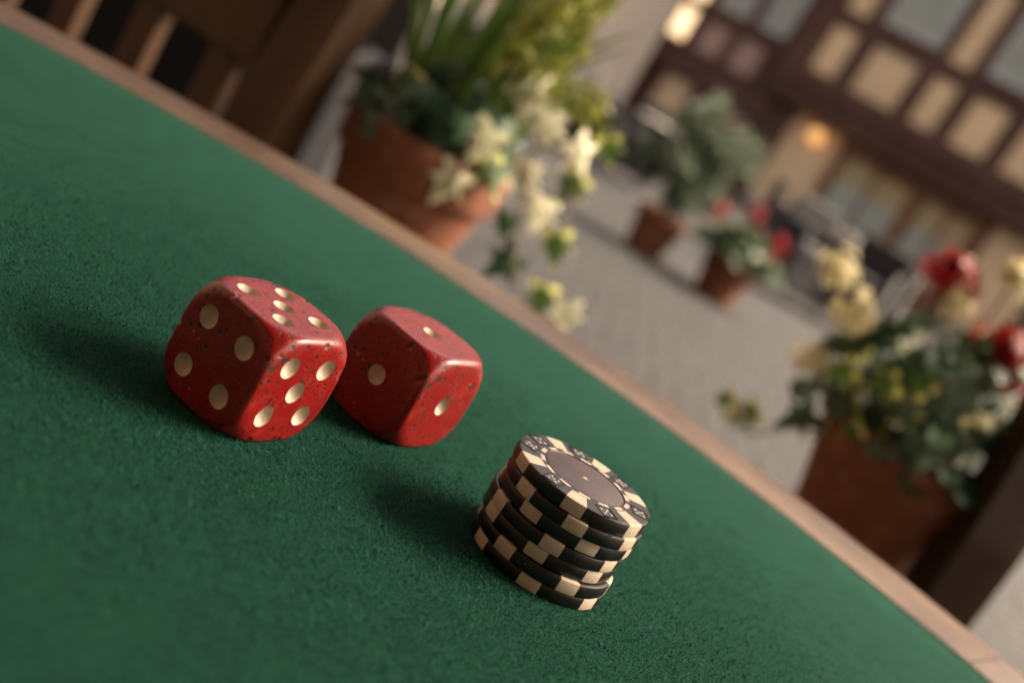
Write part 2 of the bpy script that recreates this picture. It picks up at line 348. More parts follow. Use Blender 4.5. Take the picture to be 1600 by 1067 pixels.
def window(par, x0, x1, y, z0, z1, cols=2, rows=3, curtain=True):
    fr = .06
    bm = bmesh.new()
    for q in ((x0, x0+fr, z0, z1), (x1-fr, x1, z0, z1), (x0+fr, x1-fr, z0, z0+fr), (x0+fr, x1-fr, z1-fr, z1)): box_bm(bm, q[0], q[1], y-.02, y+.06, q[2], q[3])
    wn = link('window', bm_mesh('window', bm), 'white_paint', par)
    cw, rh = (x1-x0-2*fr)/cols, (z1-z0-2*fr)/rows
    for i in range(cols):
        for k in range(rows):
            xa, za = x0+fr+i*cw, z0+fr+k*rh
            box('pane', xa+.018, xa+cw-.018, y+.03, y+.036, za+.018, za+rh-.018, 'glass', wn)
    bm = bmesh.new()
    for i in range(1, cols): box_bm(bm, x0+fr+i*cw-.018, x0+fr+i*cw+.018, y, y+.05, z0+fr, z1-fr)
    for k in range(1, rows): box_bm(bm, x0+fr, x1-fr, y+.006, y+.044, z0+fr+k*rh-.014, z0+fr+k*rh+.014)
    link('glazing_bar', bm_mesh('glazing_bar', bm), 'white_paint', wn)
    box('sill', x0-.06, x1+.06, y-.12, y+.05, z0-.07, z0-.003, 'timber', wn, .01)
    if curtain:      # gathered net curtains just behind the panes
        v, f = [], []; n = 40
        for i in range(n+1):
            xx = x0+fr+(x1-x0-2*fr)*i/n; yy = y+.075+.02*math.sin(i*1.9)+.01*math.sin(i*.7)
            v += [(xx, yy, z0+fr), (xx, yy, z1-fr)]
        for i in range(n): f.append((2*i, 2*i+2, 2*i+3, 2*i+1))
        link('curtain', mesh('curtain', v, f, True), 'curtain', wn)
    return wn
box('wall', -.75, SE, YG+.16, 7.0, 0, 2.6, 'plaster', house)
box('upper_wall', -.75, SE, YU+.16, 7.0, 2.6, 7.9, 'plaster', house)
# jetty beam, joist ends, rails
timber(house, -.75, SE, YU, 2.92, 3.33, .07)
timber(house, -.75, SE, YU+.06, 2.42, 2.9, .03)
for i in range(19):
    x = -.55+i*.62; box('joist_end', x, x+.2, YU-.10, YU+.03, 2.52, 2.78, 'timber', house, .015)
timber(house, -.75, SE, YU, 4.46, 4.82, .055); timber(house, -.75, SE, YU, 6.62, 6.92, .055); timber(house, -.75, SE, YU, 7.6, 7.9, .08)
cols = [(-.15,.50),(.95,2.05),(2.45,3.05),(3.45,4.28),(4.68,5.75),(6.15,6.75),(7.15,8.3),(8.7,9.4),(9.8,10.6)]
pe = -.75
for a, b in cols + [(SE, SE)]:
    timber(house, pe, a, YU, 3.333, 4.457, .045); pe = b
    if b > a: panel(house, a, b, YU, 3.34, 4.45)
row2 = [('p',-.15,.42),('w',.75,2.2),('p',2.46,3.02),('w',3.32,4.75),('p',5.02,5.6),('w',5.9,7.35),('p',7.6,8.2),('w',8.5,9.95),('p',10.2,10.7)]
pe = -.75
for k, a, b in row2 + [('e', SE, SE)]:
    timber(house, pe, a, YU, 4.823, 6.617, .045); pe = b
    if k == 'p': panel(house, a, b, YU, 4.83, 6.61)
    if k == 'w': window(house, a+.03, b-.03, YU+.02, 4.92, 6.55, 2, 3)
pe = -.75
for i in range(9):
    a = -.2+i*1.25; b = a+.85
    timber(house, pe, a, YU, 6.923, 7.597, .045); pe = b
    panel(house, a, b, YU, 6.93, 7.59)
timber(house, pe, SE, YU, 6.923, 7.597, .045)
# ground floor: post, plaster, shop front, plaster
timber(house, -.72, .05, YG, 0, 2.41, .08); panel(house, .05, 1.38, YG+.03, .25, 2.41); box('plinth', .05, 1.38, YG-.05, YG+.15, 0, .25, 'stone', house, .02)
shop = box('shop_front', 1.40, 5.12, YG-.06, YG+.12, 2.12, 2.40, 'door_wood', house, .02)
for a, b in ((1.40, 1.62), (3.36, 3.66), (4.92, 5.12)): box('jamb', a, b, YG-.05, YG+.12, 0, 2.117, 'door_wood', shop, .02)
for a, b in ((1.623, 3.357), (3.663, 4.917)):
    box('stall_riser', a, b, YG-.02, YG+.10, 0, .46, 'door_wood', shop, .02)
    n = 2
    for i in range(n):
        wd = (b-a)/n; box('pane', a+wd*i+.03, a+wd*(i+1)-.03, YG+.05, YG+.058, .52, 2.05, 'glass', shop)
        if i: box('glazing_bar', a+wd*i-.03, a+wd*i+.03, YG+.02, YG+.08, .463, 2.115, 'door_wood', shop)
    v, f = [], []
    for i in range(41):
        xx = a+.03+(b-a-.06)*i/40; yy = YG+.11+.02*math.sin(i*1.7); v += [(xx, yy, .5), (xx, yy, 1.5)]
    for i in range(40): f.append((2*i, 2*i+2, 2*i+3, 2*i+1))
    link('curtain', mesh('curtain', v, f, True), 'curtain', shop)
panel(house, 5.25, 6.7, YG+.03, .25, 2.41); timber(house, 5.123, 5.25, YG, 0, 2.41, .05); timber(house, 6.7, 7.1, YG, 0, 2.41, .06)
panel(house, 7.1, 8.5, YG+.03, .25, 2.41); timber(house, 8.5, 8.9, YG, 0, 2.41, .06); panel(house, 8.9, SE-.3, YG+.03, .25, 2.41); timber(house, SE-.3, SE, YG, 0, 2.41, .06)
# roof, rows of tiles
v = [(-1.1, YU-.5, 7.85), (SE+.4, YU-.5, 7.85), (SE+.4, 3.3, 12.2), (-1.1, 3.3, 12.2), (-1.1, 7.4, 7.85), (SE+.4, 7.4, 7.85)]
rf = link('roof', mesh('roof', v, [(0,1,2,3), (3,2,5,4), (0,3,4), (1,5,2), (0,4,5,1)]), 'roof', house)

# left wing, an older pinkish neighbour
wing = thing('timbered_house_wing', 'pinkish half-timbered wing with low beam left of the corner post', 'house', (2.89-4.75*.83+.25, 28.0+4.75*.5, 0), math.atan2(-.557, .83))
WL = 3.85
box('wall', -.6, WL, .16, 6.5, 0, 9.5, 'plaster_pink', wing)
timber(wing, -.6, -.05, 0, 0, 9.5, .14); timber(wing, WL-.35, WL, 0, 0, 2.0, .08)
timber(wing, -.05, WL, 0, 1.72, 2.30, .16); timber(wing, -.05, WL, 0, 2.32, 2.48, .05); timber(wing, -.05, WL, 0, 3.28, 3.56, .07)
for a, b in ((-.05, 0.12), (.72, 1.0), (2.0, 2.3), (3.2, WL)): timber(wing, a, b, 0, 3.563, 5.5, .05)
for a, b in ((.72, 1.05), (1.82, 2.12), (2.9, WL)): timber(wing, a, b, 0, 2.483, 3.277, .05)
for a, b in ((1.05, 1.82), (2.12, 2.9)): panel(wing, a, b, 0, 2.483, 3.277, 'plaster_pink')
window(wing, 1.03, 1.97, .02, 3.65, 5.3, 2, 3); window(wing, 2.33, 3.17, .02, 3.65, 5.3, 2, 3)
timber(wing, -.05, WL, 0, 5.503, 5.8, .06)
panel(wing, .75, 1.7, 0, .2, 1.717, 'plaster'); timber(wing, 1.7, 2.1, 0, 0, 1.717, .06); panel(wing, 2.1, WL-.35, 0, .2, 1.717, 'plaster_pink'); timber(wing, -.05, .75, 0, 0, 1.717, .05)
lw = box('lit_window', .14, .70, -.02, .03, 2.55, 5.3, 'lit_pane', wing)
lw['label'] = 'tall narrow window glowing with warm light'
for q in ((.12, .16, 2.49, 5.36), (.68, .72, 2.49, 5.36)): box('frame', q[0], q[1], -.05, .05, q[2], q[3], 'timber', lw)
bm = bmesh.new(); box_bm(bm, -.9, WL+.3, -.6, 7, 9.5, 9.8); link('roof', bm_mesh('roof', bm), 'roof', wing)

# cream townhouse to the left
th = thing('cream_townhouse', 'pale cream plaster townhouse behind the potted grass and ivy', 'house', (-.75, 29.5, 0), math.atan2(.30, .954)*1.0)
TW = 17.0
box('wall', -TW, 0, 0, 8, 0, 10.5, 'plaster_cream', th)
box('plinth', -TW-.02, .02, -.06, 0, 0, .6, 'stone', th); box('string_course', -TW, .03, -.07, 0, 3.5, 3.72, 'stone', th, .02)
for i in range(6):
    x = -2.9-i*2.7
    for z in (1.1, 4.6, 7.4): window(th, x-.55, x+.55, -.05, z, z+1.65, 2, 3)
    for z in (1.1, 4.6):
        for s in (-1, 1): box('shutter', x+s*.9-.28, x+s*.9+.28, -.06, -.01, z, z+1.65, 'stem', th, .01)
bm = bmesh.new(); box_bm(bm, -TW-.4, .4, -.5, 8.4, 10.5, 10.9); link('roof', bm_mesh('roof', bm), 'roof', th)

# unseen cafe house, added to cut the light from behind the camera
cf = thing('added_cafe_house', 'unseen brown boarded cafe house added on the near side to block light', 'house', (-1.2, -2.75, 0), R(-4))
box('wall', -9, 7.5, -7, 0, 0, 8.5, 'boarding', cf); box('plinth', -9.02, 7.52, 0, .08, 0, .5, 'stone', cf)
box('wing_wall', -9, -3.6, .001, 8.5, 0, 8.0, 'boarding', cf)  # wing added as well, blocks sky fill from the left
for i in range(12):
    x = -8.9+i*1.48
    if x > -3.5: box('timber', x, x+.24, 0, .06, .5, 8.5, 'timber', cf)
for i in range(6): box('timber', -3.6, -3.53, .3+i*1.6, .54+i*1.6, 0, 8.0, 'timber', cf)
for z in (2.75, 5.6): box('timber', -3.4, 7.5, .003, .085, z, z+.26, 'timber', cf); box('timber', -3.59, -3.51, .1, 8.5, z, z+.26, 'timber', cf)
PC = (.35, -.525)  # unseen canopy, added to throw shade over the near felt
pa = thing('added_parasol', 'square taupe canopy, unseen, added to shade the near half of the table', 'added_parasol', (PC[0], PC[1], 0), R(41))
PS, PH0, PH1 = 1.52, 2.16, 2.72
cn = [(PS, PS), (-PS, PS), (-PS, -PS), (PS, -PS)]
for i in range(4):
    a_, b_ = cn[i], cn[(i+1) % 4]
    v = [(0, 0, PH1), (a_[0], a_[1], PH0), (b_[0], b_[1], PH0), (b_[0], b_[1], PH0-.18), (a_[0], a_[1], PH0-.18), ((a_[0]+b_[0])/2, (a_[1]+b_[1])/2, PH0-.015)]
    link('canopy_panel', mesh('canopy_panel', v, [(0, 1, 5), (0, 5, 2), (1, 4, 3, 2, 5)]), 'canvas', pa)
    tube('rib', [(0, 0, PH1-.03), (a_[0], a_[1], PH0-.02)], .012, 'chair_wood', pa)
    tube('strut', [(0, 0, 1.95), (a_[0]*.5, a_[1]*.5, (PH0+PH1)/2-.03)], .010, 'chair_wood', pa)
tube('pole', [(0, 0, .05), (0, 0, PH1+.08)], .024, 'chair_wood', pa)
lathe('base', [(.001, .09), (.05, .09), (.24, .06), (.26, .03), (.26, 0), (.001, 0)], 'stone', pa, 32)

# wall lantern on the tan plaster
ln = thing('wall_lantern', 'glowing round wall lantern on tan plaster beside the shop window', 'lamp', (2.89+.80*.894-.30*.447*0-.447*.0, 28.0-.80*.447, 2.08), FA)
box('bracket', -.03, .03, -.02, .02, .12, .18, 'black_metal', ln); tube('arm', [(0, .02, .15), (0, -.14, .17), (0, -.16, .12)], .014, 'black_metal', ln)
prof = [(0.0001, .19), (.08, .175), (.155, .10), (.18, 0), (.155, -.10), (.08, -.175), (.0001, -.19)]
gl = lathe('globe', prof, 'lamp_glow', ln, 20); gl.location = (0, -.16, 0)
cp = lathe('cap', [(.0001, .225), (.06, .21), (.085, .172), (.05, .18), (.0001, .182)], 'black_metal', ln, 20); cp.location = (0, -.16, 0)

# ------------------------------------------------------------------ plants: shared pieces
def ivy_leaf(seed):
    rr = random.Random(seed)
    half = [(0, .0), (.14, -.08), (.40, -.10), (.48, .06), (.27, .22), (.56, .50), (.26, .50), (.18, .66), (.0, 1.08)]
    half = [(x*rr.uniform(.92, 1.08), y+rr.uniform(-.02, .02)) for x, y in half]; half[0] = (0, .04); half[-1] = (0, 1.05)
    out = half + [(-x*rr.uniform(.9, 1.1), y) for x, y in half[-2:0:-1]]
    v = [(0, .36, 0)]
    for x, y in out: v.append((x, y, -.22*abs(x) - .16*(y-.36)**2 + rr.uniform(-.03, .03)))
    # mid ring for curvature
    k = len(out); f = []
    ring = [((x)*.5, .36+(y-.36)*.5, .02-.04*abs(x)) for x, y in out]; v += ring
    for i in range(k):
        j = (i+1) % k; f += [(0, k+1+i, k+1+j), (k+1+i, 1+i, 1+j, k+1+j)]
    return mesh('leaf', v, f, True)
IVY = {}
for mname in ('leaf_cream', 'leaf_edge', 'leaf_dark', 'leaf_blue'):
    IVY[mname] = []
    for s in range(3):
        me = ivy_leaf(s*7+3); me.materials.append(MAT[mname]); IVY[mname].append(me)
def round_leaf(mname, seed):
    rr = random.Random(seed); v = [(0, .45, -.06)]; n = 14; f = []
    for i in range(n):
        a = 2*math.pi*i/n - math.pi/2; rad = .5*(1+.10*math.cos(a*7)+rr.uniform(-.04, .04))*(.55 if i == 0 else 1)
        v.append((rad*math.cos(a), .45+rad*math.sin(a), .05*math.sin(a*3)))
    for i in range(n): f.append((0, 1+i, 1+(i+1) % n))
    me = mesh('leaf', v, f, True); me.materials.append(MAT[mname]); return me
ROUND = [round_leaf('leaf_dark', s) for s in range(3)] + [round_leaf('leaf_blue', 9)]
def put_leaf(par, me, pos, size, face, roll=None, tip=None):
    """leaf blade facing the direction 'face', its tip towards 'tip'"""
    z = Vector(face).normalized(); y = Vector(tip or (0, 0, -1)); y = (y - z*y.dot(z))
    y = y.normalized() if y.length > 1e-4 else z.orthogonal().normalized()
    x = y.cross(z); mt = Matrix((x, y, z)).transposed().to_4x4()
    mt = mt @ Matrix.Diagonal((size, size, size, 1)); mt.translation = Vector(pos) - y*size*.4
    o = link('leaf', me, parent=par); o.matrix_local = mt; return o
def flower_head(name, par, pos, rad, mname, n=26, seed=0):
    rr = random.Random(seed); v, f = [], []
    for i in range(n):
        d = Vector((rr.gauss(0, 1), rr.gauss(0, 1), rr.gauss(.35, .8))).normalized(); c0 = d*rad*rr.uniform(.35, 1.15)
        u = d.orthogonal().normalized(); u.rotate(Matrix.Rotation(rr.uniform(0, 6.28), 3, d)); w_ = d.cross(u)
        for q in range(5):
            a = 2*math.pi*q/5; e = (u*math.cos(a)+w_*math.sin(a)); s_ = d.cross(e); pr = rad*.42
            o_ = len(v); v += [c0, c0+e*pr*.6+s_*pr*.32+d*pr*.12, c0+e*pr+d*pr*.05, c0+e*pr*.6-s_*pr*.32+d*pr*.12]; f.append((o_, o_+1, o_+2, o_+3))
    return link(name, mesh(name, v, f), mname, par, pos)
def pot(par, rt_, rb, hgt, rimh, thick=.008):
    """terracotta pot with a collar; origin at its base"""
    rim_r = rt_
    sh = rt_*.905
    p = lathe('pot', [(.001, 0), (rb*.96, 0), (rb, .004), (sh, hgt-rimh), (sh-.001, hgt-rimh+.002), (sh-thick, hgt-rimh), (rb-thick, .012), (.001, .012)], 'terracotta', par, 56)
    lathe('collar', [(sh-.002, hgt-rimh-.002), (rim_r*.975, hgt-rimh), (rim_r*.99, hgt-rimh+.004), (rim_r, hgt-.005), (rim_r-.003, hgt), (rim_r-thick, hgt-.001), (rim_r-thick-.002, hgt-.02), (sh-thick-.001, hgt-rimh)], 'terracotta', p, 56)
    v, f = [(0, 0, hgt-.018)], []
    for i in range(28):
        a = 2*math.pi*i/28; v.append(((rim_r-thick-.002)*math.cos(a), (rim_r-thick-.002)*math.sin(a), hgt-.024+random.uniform(-.003, .003)))
    for i in range(28): f.append((0, 1+i, 1+(i+1) % 28))
    link('soil', mesh('soil', v, f, True), 'soil', p)
    return p

# ------------------------------------------------------------------ far pots in the courtyard
sp = thing('potted_shrub', 'dark green bushy shrub in terracotta pot across the courtyard', 'potted plant', (.42, 7.55, 0))
pot(sp, .185, .13, .30, .06, .015)
tube('trunk', [(0, 0, .27), (.02, 0, .45), (0, .01, .7), (.02, 0, .95)], [.018, .016, .012, .005], 'stem', sp)
v, f = [], []
lob = [(Vector((random.gauss(0, .12), random.gauss(0, .12), random.uniform(.42, 1.02))), random.uniform(.07, .13)) for _ in range(26)]
for i in range(5200):
    c0, rd = random.choice(lob); d = Vector((random.gauss(0, 1), random.gauss(0, 1), random.gauss(0, 1))).normalized()
    p = c0 + d*rd*random.uniform(.5, 1.1)
    if p.z > .75: p.x *= 1.1-.9*(p.z-.75); p.y *= 1.1-.9*(p.z-.75)
    u = Vector((random.gauss(0, 1), random.gauss(0, 1), random.gauss(.6, 1))).normalized(); w_ = u.orthogonal().normalized(); L = random.uniform(.04, .075); o_ = len(v)
    v += [p, p+u*L*.5+w_*L*.16, p+u*L, p+u*L*.5-w_*L*.16]; f.append((o_, o_+1, o_+2, o_+3))
link('crown', mesh('crown', v, f), 'shrub', sp)
gp = thing('potted_geranium', 'small red geranium in terracotta pot beside the courtyard shrub', 'potted plant', (.95, 7.42, 0))
pot(gp, .195, .135, .27, .055, .014)
v, f = [], []
for i in range(800):
    a = random.uniform(0, 6.28); rr = random.uniform(0, .33); p = Vector((rr*math.cos(a), rr*math.sin(a), .27+.24*(1-(rr/.36)**2)*random.uniform(.2, 1)))
    n_ = Vector((random.gauss(0, .5), random.gauss(-.3, .5), 1)).normalized(); u = n_.orthogonal().normalized(); w_ = n_.cross(u); L = random.uniform(.022, .042); o_ = len(v); 
    for q in range(6): v.append(p+(u*math.cos(q*1.047)+w_*math.sin(q*1.047))*L)
    f.append(tuple(range(o_, o_+6)))
link('foliage', mesh('foliage', v, f), 'shrub', gp)
for i, (x, z) in enumerate(((-.26, .50), (-.06, .60), (.18, .50), (.14, .40), (.02, .46))):
    flower_head('flower_head', gp, (x, random.uniform(-.12, .05), z), .066, 'red', 40, i); tube('stem', [(x*.3, 0, .27), (x, 0, z)], .004, 'stem', gp, 5)

# ------------------------------------------------------------------ cafe furniture in the courtyard
def cafe_chair(label, loc, rz):
    t_ = thing('cafe_chair', label, 'chair', loc, rz, 'dark cafe chairs in the courtyard')
    box('seat', -.21, .21, -.21, .21, .44, .465, 'black_metal', t_, .008)
    for sx in (-1, 1):
        tube('leg', [(sx*.19, -.19, .44), (sx*.21, -.23, 0)], .012, 'black_metal', t_)
        tube('leg', [(sx*.21, .25, 0), (sx*.19, .19, .45), (sx*.19, .26, .86)], .012, 'black_metal', t_)
    for sx in (-1, 1): box('side_panel', sx*.225-.02, sx*.225+.02, -.19, .21, .10, .66, 'wicker', t_, .012)
    box('back_panel', -.245, .245, .215, .255, .10, .86, 'wicker', t_, .015); box('front_skirt', -.203, .203, -.19, -.165, .10, .437, 'wicker', t_, .008)
    box('cushion', -.20, .20, -.20, .205, .467, .53, 'wicker', t_, .02)
    return t_
def cafe_table(label, loc, cloth):
    t_ = thing('cafe_table', label, 'table', loc, 0)
    lathe('base', [(.001, .02), (.20, .012), (.22, 0), (.001, 0)], 'black_metal', t_, 24); tube('column', [(0, 0, .015), (0, 0, .70)], .025, 'black_metal', t_)
    lathe('table_top', [(.001, .73), (.34, .73), (.35, .72), (.34, .70), (.001, .70)], 'stone', t_, 36)
    if cloth:
        v, f = [(0, 0, .734)], []; n = 48
        for i in range(n):
            a = 2*math.pi*i/n; v.append((.355*math.cos(a), .355*math.sin(a), .733))
        for i in range(n):
            a = 2*math.pi*i/n; rr = .37+.03*math.sin(a*9); v.append((rr*math.cos(a), rr*math.sin(a), .47+.02*math.sin(a*4)))
        for i in range(n): j = (i+1) % n; f += [(0, 1+i, 1+j), (1+i, 1+n+i, 1+n+j, 1+j)]
        tc_ = link('tablecloth', mesh('tablecloth', v, f, True, 50), 'cloth', None, loc); tc_['label'] = cloth; tc_['category'] = 'tablecloth'
    return t_
cafe_table('small stone-topped cafe table beyond the trailing ivy', (.25, 11.6, 0), None)
cafe_chair('dark woven cafe chair left of the stone-topped table', (-.35, 11.4, 0), R(80))
cafe_chair('dark woven cafe chair behind the stone-topped table', (.15, 12.4, 0), R(5))
cafe_table('cloth-covered cafe table in front of the shop window', (2.55, 13.4, 0), 'pale cloth over the cafe table by the shop window')
cafe_chair('dark cafe chair on the left of the shop window table', (1.9, 13.2, 0), R(95))
cafe_chair('dark cafe chair on the right of the shop window table', (3.2, 12.9, 0), R(-110))
cafe_chair('dark cafe chair nearest to us at the shop window table', (2.75, 12.5, 0), R(190))
cafe_chair('dark woven cafe chair standing alone right of the small red geranium', (1.75, 9.9, 0), R(25))
cafe_chair('dark woven cafe chair half hidden by the yellow flowers', (2.35, 10.2, 0), R(-20))
cafe_table('cloth-covered cafe table left of the potted grass', (-2.35, 9.9, 0), 'white cloth over the cafe table left of the potted grass')
cafe_chair('dark cafe chair in front of the white clothed table', (-1.85, 8.3, 0), R(165))
cafe_chair('dark cafe chair on the right of the white clothed table', (-1.5, 9.9, 0), R(-85))

# ------------------------------------------------------------------ near stools with the two big pots
def stool(label, loc, hgt):
    t_ = thing('plant_stool', label, 'stool', loc, random.uniform(0, 1))
    lathe('seat', [(.001, hgt), (.115, hgt), (.122, hgt-.006), (.122, hgt-.022), (.115, hgt-.028), (.001, hgt-.028)], 'stool_wood', t_, 40)
    for i in range(3):
        a = 2*math.pi*i/3; c_, s_ = math.cos(a), math.sin(a)
        tube('leg', [(.075*c_, .075*s_, hgt-.02), (.13*c_, .13*s_, 0)], [.014, .011], 'stool_wood', t_)
    tube('ring', [(.10*math.cos(i*math.pi/12), .10*math.sin(i*math.pi/12), .25) for i in range(25)], .006, 'stool_wood', t_)
P1z, P2z = .603, .585
stool('round wooden stool carrying the pot of grass and ivy', (-.142, .955, 0), P1z)
stool('round wooden stool carrying the pot of red and yellow flowers', (.338, .975, 0), P2z)

iv = thing('potted_ivy', 'terracotta pot of long grass and trailing cream variegated ivy', 'potted plant', (-.142, .955, P1z))
pot(iv, .0745, .045, .137, .036)
O1 = Vector((-.142, .955, P1z))
def tocam(p, jit=.35):
    d = (Vector((0, 0, EYE)) - Vector(p)).normalized(); return d + Vector((random.gauss(0, jit), random.gauss(0, jit*.6), random.gauss(0, jit)))
# px leaf positions worked out at the vine's own depth
main = [(-.099,.895,.762,'leaf_cream',.041),(-.105,.885,.722,'leaf_cream',.038),(-.062,.915,.795,'leaf_cream',.036),(-.030,.92,.790,'leaf_cream',.038),(-.058,.90,.757,'leaf_cream',.033),
 (-.034,.89,.740,'leaf_cream',.036),(-.037,.885,.691,'leaf_dark',.037),(-.008,.885,.724,'leaf_edge',.032),(.003,.88,.684,'leaf_edge',.030),(.026,.885,.681,'leaf_cream',.031),(-.092,.93,.812,'leaf_cream',.048),
 (-.172,.89,.728,'leaf_blue',.034),(-.023,.905,.767,'leaf_edge',.033),(-.165,.90,.752,'leaf_blue',.036),(-.135,.90,.755,'leaf_dark',.036),(-.190,.90,.742,'leaf_dark',.030),(-.052,.90,.716,'leaf_dark',.026),(-.115,.905,.775,'leaf_dark',.036),(-.205,.93,.755,'leaf_blue',.032),(-.012,.92,.806,'leaf_edge',.026)]
for i, (x, y, z, mn, s) in enumerate(main):
    p = Vector((x, y, z)); d = tocam(p, .16) + Vector((.25, 0, .12)); tip = Vector((random.uniform(-.6, .7), -.2, random.uniform(-1.0, -.2)))
    put_leaf(iv, IVY[mn][i % 3], p-O1, s*.90, d, tip=tip)
for i in range(70):      # leaves crowding the pot's mouth
    a = random.uniform(0, 6.28); rr = .075*random.uniform(.2, 1.05); p = Vector((rr*math.cos(a), rr*math.sin(a)-.005, .137+random.uniform(-.005, .055)*(1.2-rr/.075*.6)))
    put_leaf(iv, IVY[random.choice(['leaf_dark', 'leaf_dark', 'leaf_blue', 'leaf_dark', 'leaf_edge'])][i % 3], p, random.uniform(.022, .036), (math.cos(a)*.7, math.sin(a)*.7-.3, random.uniform(.2, 1)), tip=(math.cos(a), math.sin(a), -.3))
vines = [[(-.08,.93,.735),(-.062,.905,.765),(-.052,.895,.745),(-.040,.888,.715),(-.030,.883,.695),(-.008,.880,.678),(.020,.884,.672)],[(-.09,.93,.735),(-.06,.915,.78),(-.035,.91,.785),(-.022,.905,.765),(-.010,.89,.735)],[(-.12,.92,.735),(-.105,.895,.765),(-.103,.885,.735),(-.104,.883,.715)],[(-.16,.93,.735),(-.17,.90,.75),(-.175,.89,.735)]]
for P in vines: tube('vine', [p-O1 for p in spline(P, 6)], .0014, 'stem', iv, 6)
def blade(par, base, tipp, sag, w0, mat='blade'):
    base, tipp = Vector(base), Vector(tipp); v, f = [], []; n = 9
    side = (tipp-base).cross(Vector((random.gauss(0, .3), 1, random.gauss(0, .3)))).normalized()
    for i in range(n+1):
        u = i/n; p = base.lerp(tipp, u) + Vector((0, 0, sag*4*u*(1-u))); ww = w0*(1-u**2.2)*.5+.0002
        v += [p-side*ww, p+side*ww+Vector((0, .0008, 0))]
    for i in range(n): f.append((2*i, 2*i+1, 2*i+3, 2*i+2))
    return link('blade', mesh('blade', v, f, True), mat, par)
for i in range(44):
    a = random.uniform(0, 6.28); b = Vector((.035*math.cos(a), .035*math.sin(a), .12)); sprd = random.uniform(.02, .10)
    tip = Vector((.01+sprd*math.cos(a)*1.0, sprd*math.sin(a), .12+random.uniform(.10, .26)))
    blade(iv, b, tip, random.uniform(.0, .03), random.uniform(.004, .008))
for i in range(16):      # blades leaning right under the plume
    b = Vector((random.gauss(.01, .012), random.gauss(0, .015), .12)); tip = Vector((random.uniform(.05, .11), random.uniform(-.03, .03), random.uniform(.23, .30)))
    blade(iv, b, tip, random.uniform(.01, .03), random.uniform(.004, .007))
for i in range(17):      # feathery lime fronds arching to the right
    b = Vector((random.gauss(.0, .012), random.gauss(.0, .012), .13)); tip = Vector((random.uniform(.02, .125), random.uniform(-.06, .03), random.uniform(.21, .33)))
    v, f = [], []
    for k in range(34):
        u = .50+.50*k/33; p = b.lerp(tip, u)+Vector((0, 0, .035*4*u*(1-u)))
        for s in (-1, 1):
            d = Vector((random.gauss(.3, .4), random.gauss(0, .7), s*random.uniform(.2, .9))).normalized(); L = random.uniform(.010, .020)*(1.15-u*.4); w_ = d.orthogonal().normalized(); o_ = len(v)
            v += [p, p+d*L*.5+w_*L*.17, p+d*L, p+d*L*.5-w_*L*.17]; f.append((o_, o_+1, o_+2, o_+3))
    fr = link('frond', mesh('frond', v, f), 'leaf_lime', iv)
    tube('rachis', [b.lerp(tip, u/8)+Vector((0, 0, .035*4*(u/8)*(1-u/8))) for u in range(9)], .0009, 'blade', fr, 5)

O2 = Vector((.338, .975, P2z))
fl = thing('potted_flowers', 'terracotta pot of dark foliage with red and pale yellow flower heads', 'potted plant', O2)
pot(fl, .0775, .047, .137, .036)
for i in range(330):
    a = random.uniform(0, 6.28); q = random.uniform(0, 1)**.6; rr = .115*q; zz = .137+random.uniform(-.015, .115)*(1-.55*q*q)
    p = Vector((rr*math.cos(a), rr*math.sin(a)*.8, zz))
    if random.random() < .38: me = random.choice(IVY['leaf_edge']+IVY['leaf_blue']+IVY['leaf_blue'])
    else: me = random.choice(ROUND)
    put_leaf(fl, me, p, random.uniform(.016, .029), (math.cos(a)*.6, math.sin(a)*.6-.35, random.uniform(.1, 1)), tip=(math.cos(a), math.sin(a)*.6, random.uniform(-.6, .3)))
def fh(x, y, z, rad, mat, seed):
    p = Vector((x, y, z))-O2; flower_head('flower_head', fl, p, rad, mat, 30, seed)
    tube('stem', spline([(p.x*.35, p.y*.35, .13), p*.7+Vector((0, 0, .02)), p], 5), .0016, 'stem', fl, 6)
fh(.200, .97, .815, .019, 'yellow', 1); fh(.230, .96, .795, .020, 'yellow', 2); fh(.222, .955, .745, .017, 'yellow', 3)
fh(.281, .98, .860, .024, 'red', 4); fh(.354, .97, .832, .027, 'red', 5); fh(.372, .98, .812, .024, 'red', 6); fh(.325, .95, .783, .012, 'red', 7); fh(.330, .99, .885, .020, 'yellow', 8); fh(.300, .99, .845, .016, 'yellow', 9); fh(.360, .94, .765, .017, 'yellow', 10)
for x, y, z, mn, s in ((.238,.955,.697,'leaf_dark',.036),(.200,.95,.676,'leaf_edge',.028),(.190,.95,.672,'leaf_cream',.022),(.178,.955,.678,'leaf_edge',.018),(.262,.955,.70,'leaf_cream',.020)):
    put_leaf(fl, IVY[mn][1], Vector((x, y, z))-O2, s, tocam((x, y, z), .2), tip=(-.6, 0, -.7))
tube('vine', [p-O2 for p in spline([(.285,.95,.722),(.262,.945,.712),(.240,.95,.69),(.21,.95,.665),(.175,.955,.672)], 6)], .0013, 'stem', fl, 6)

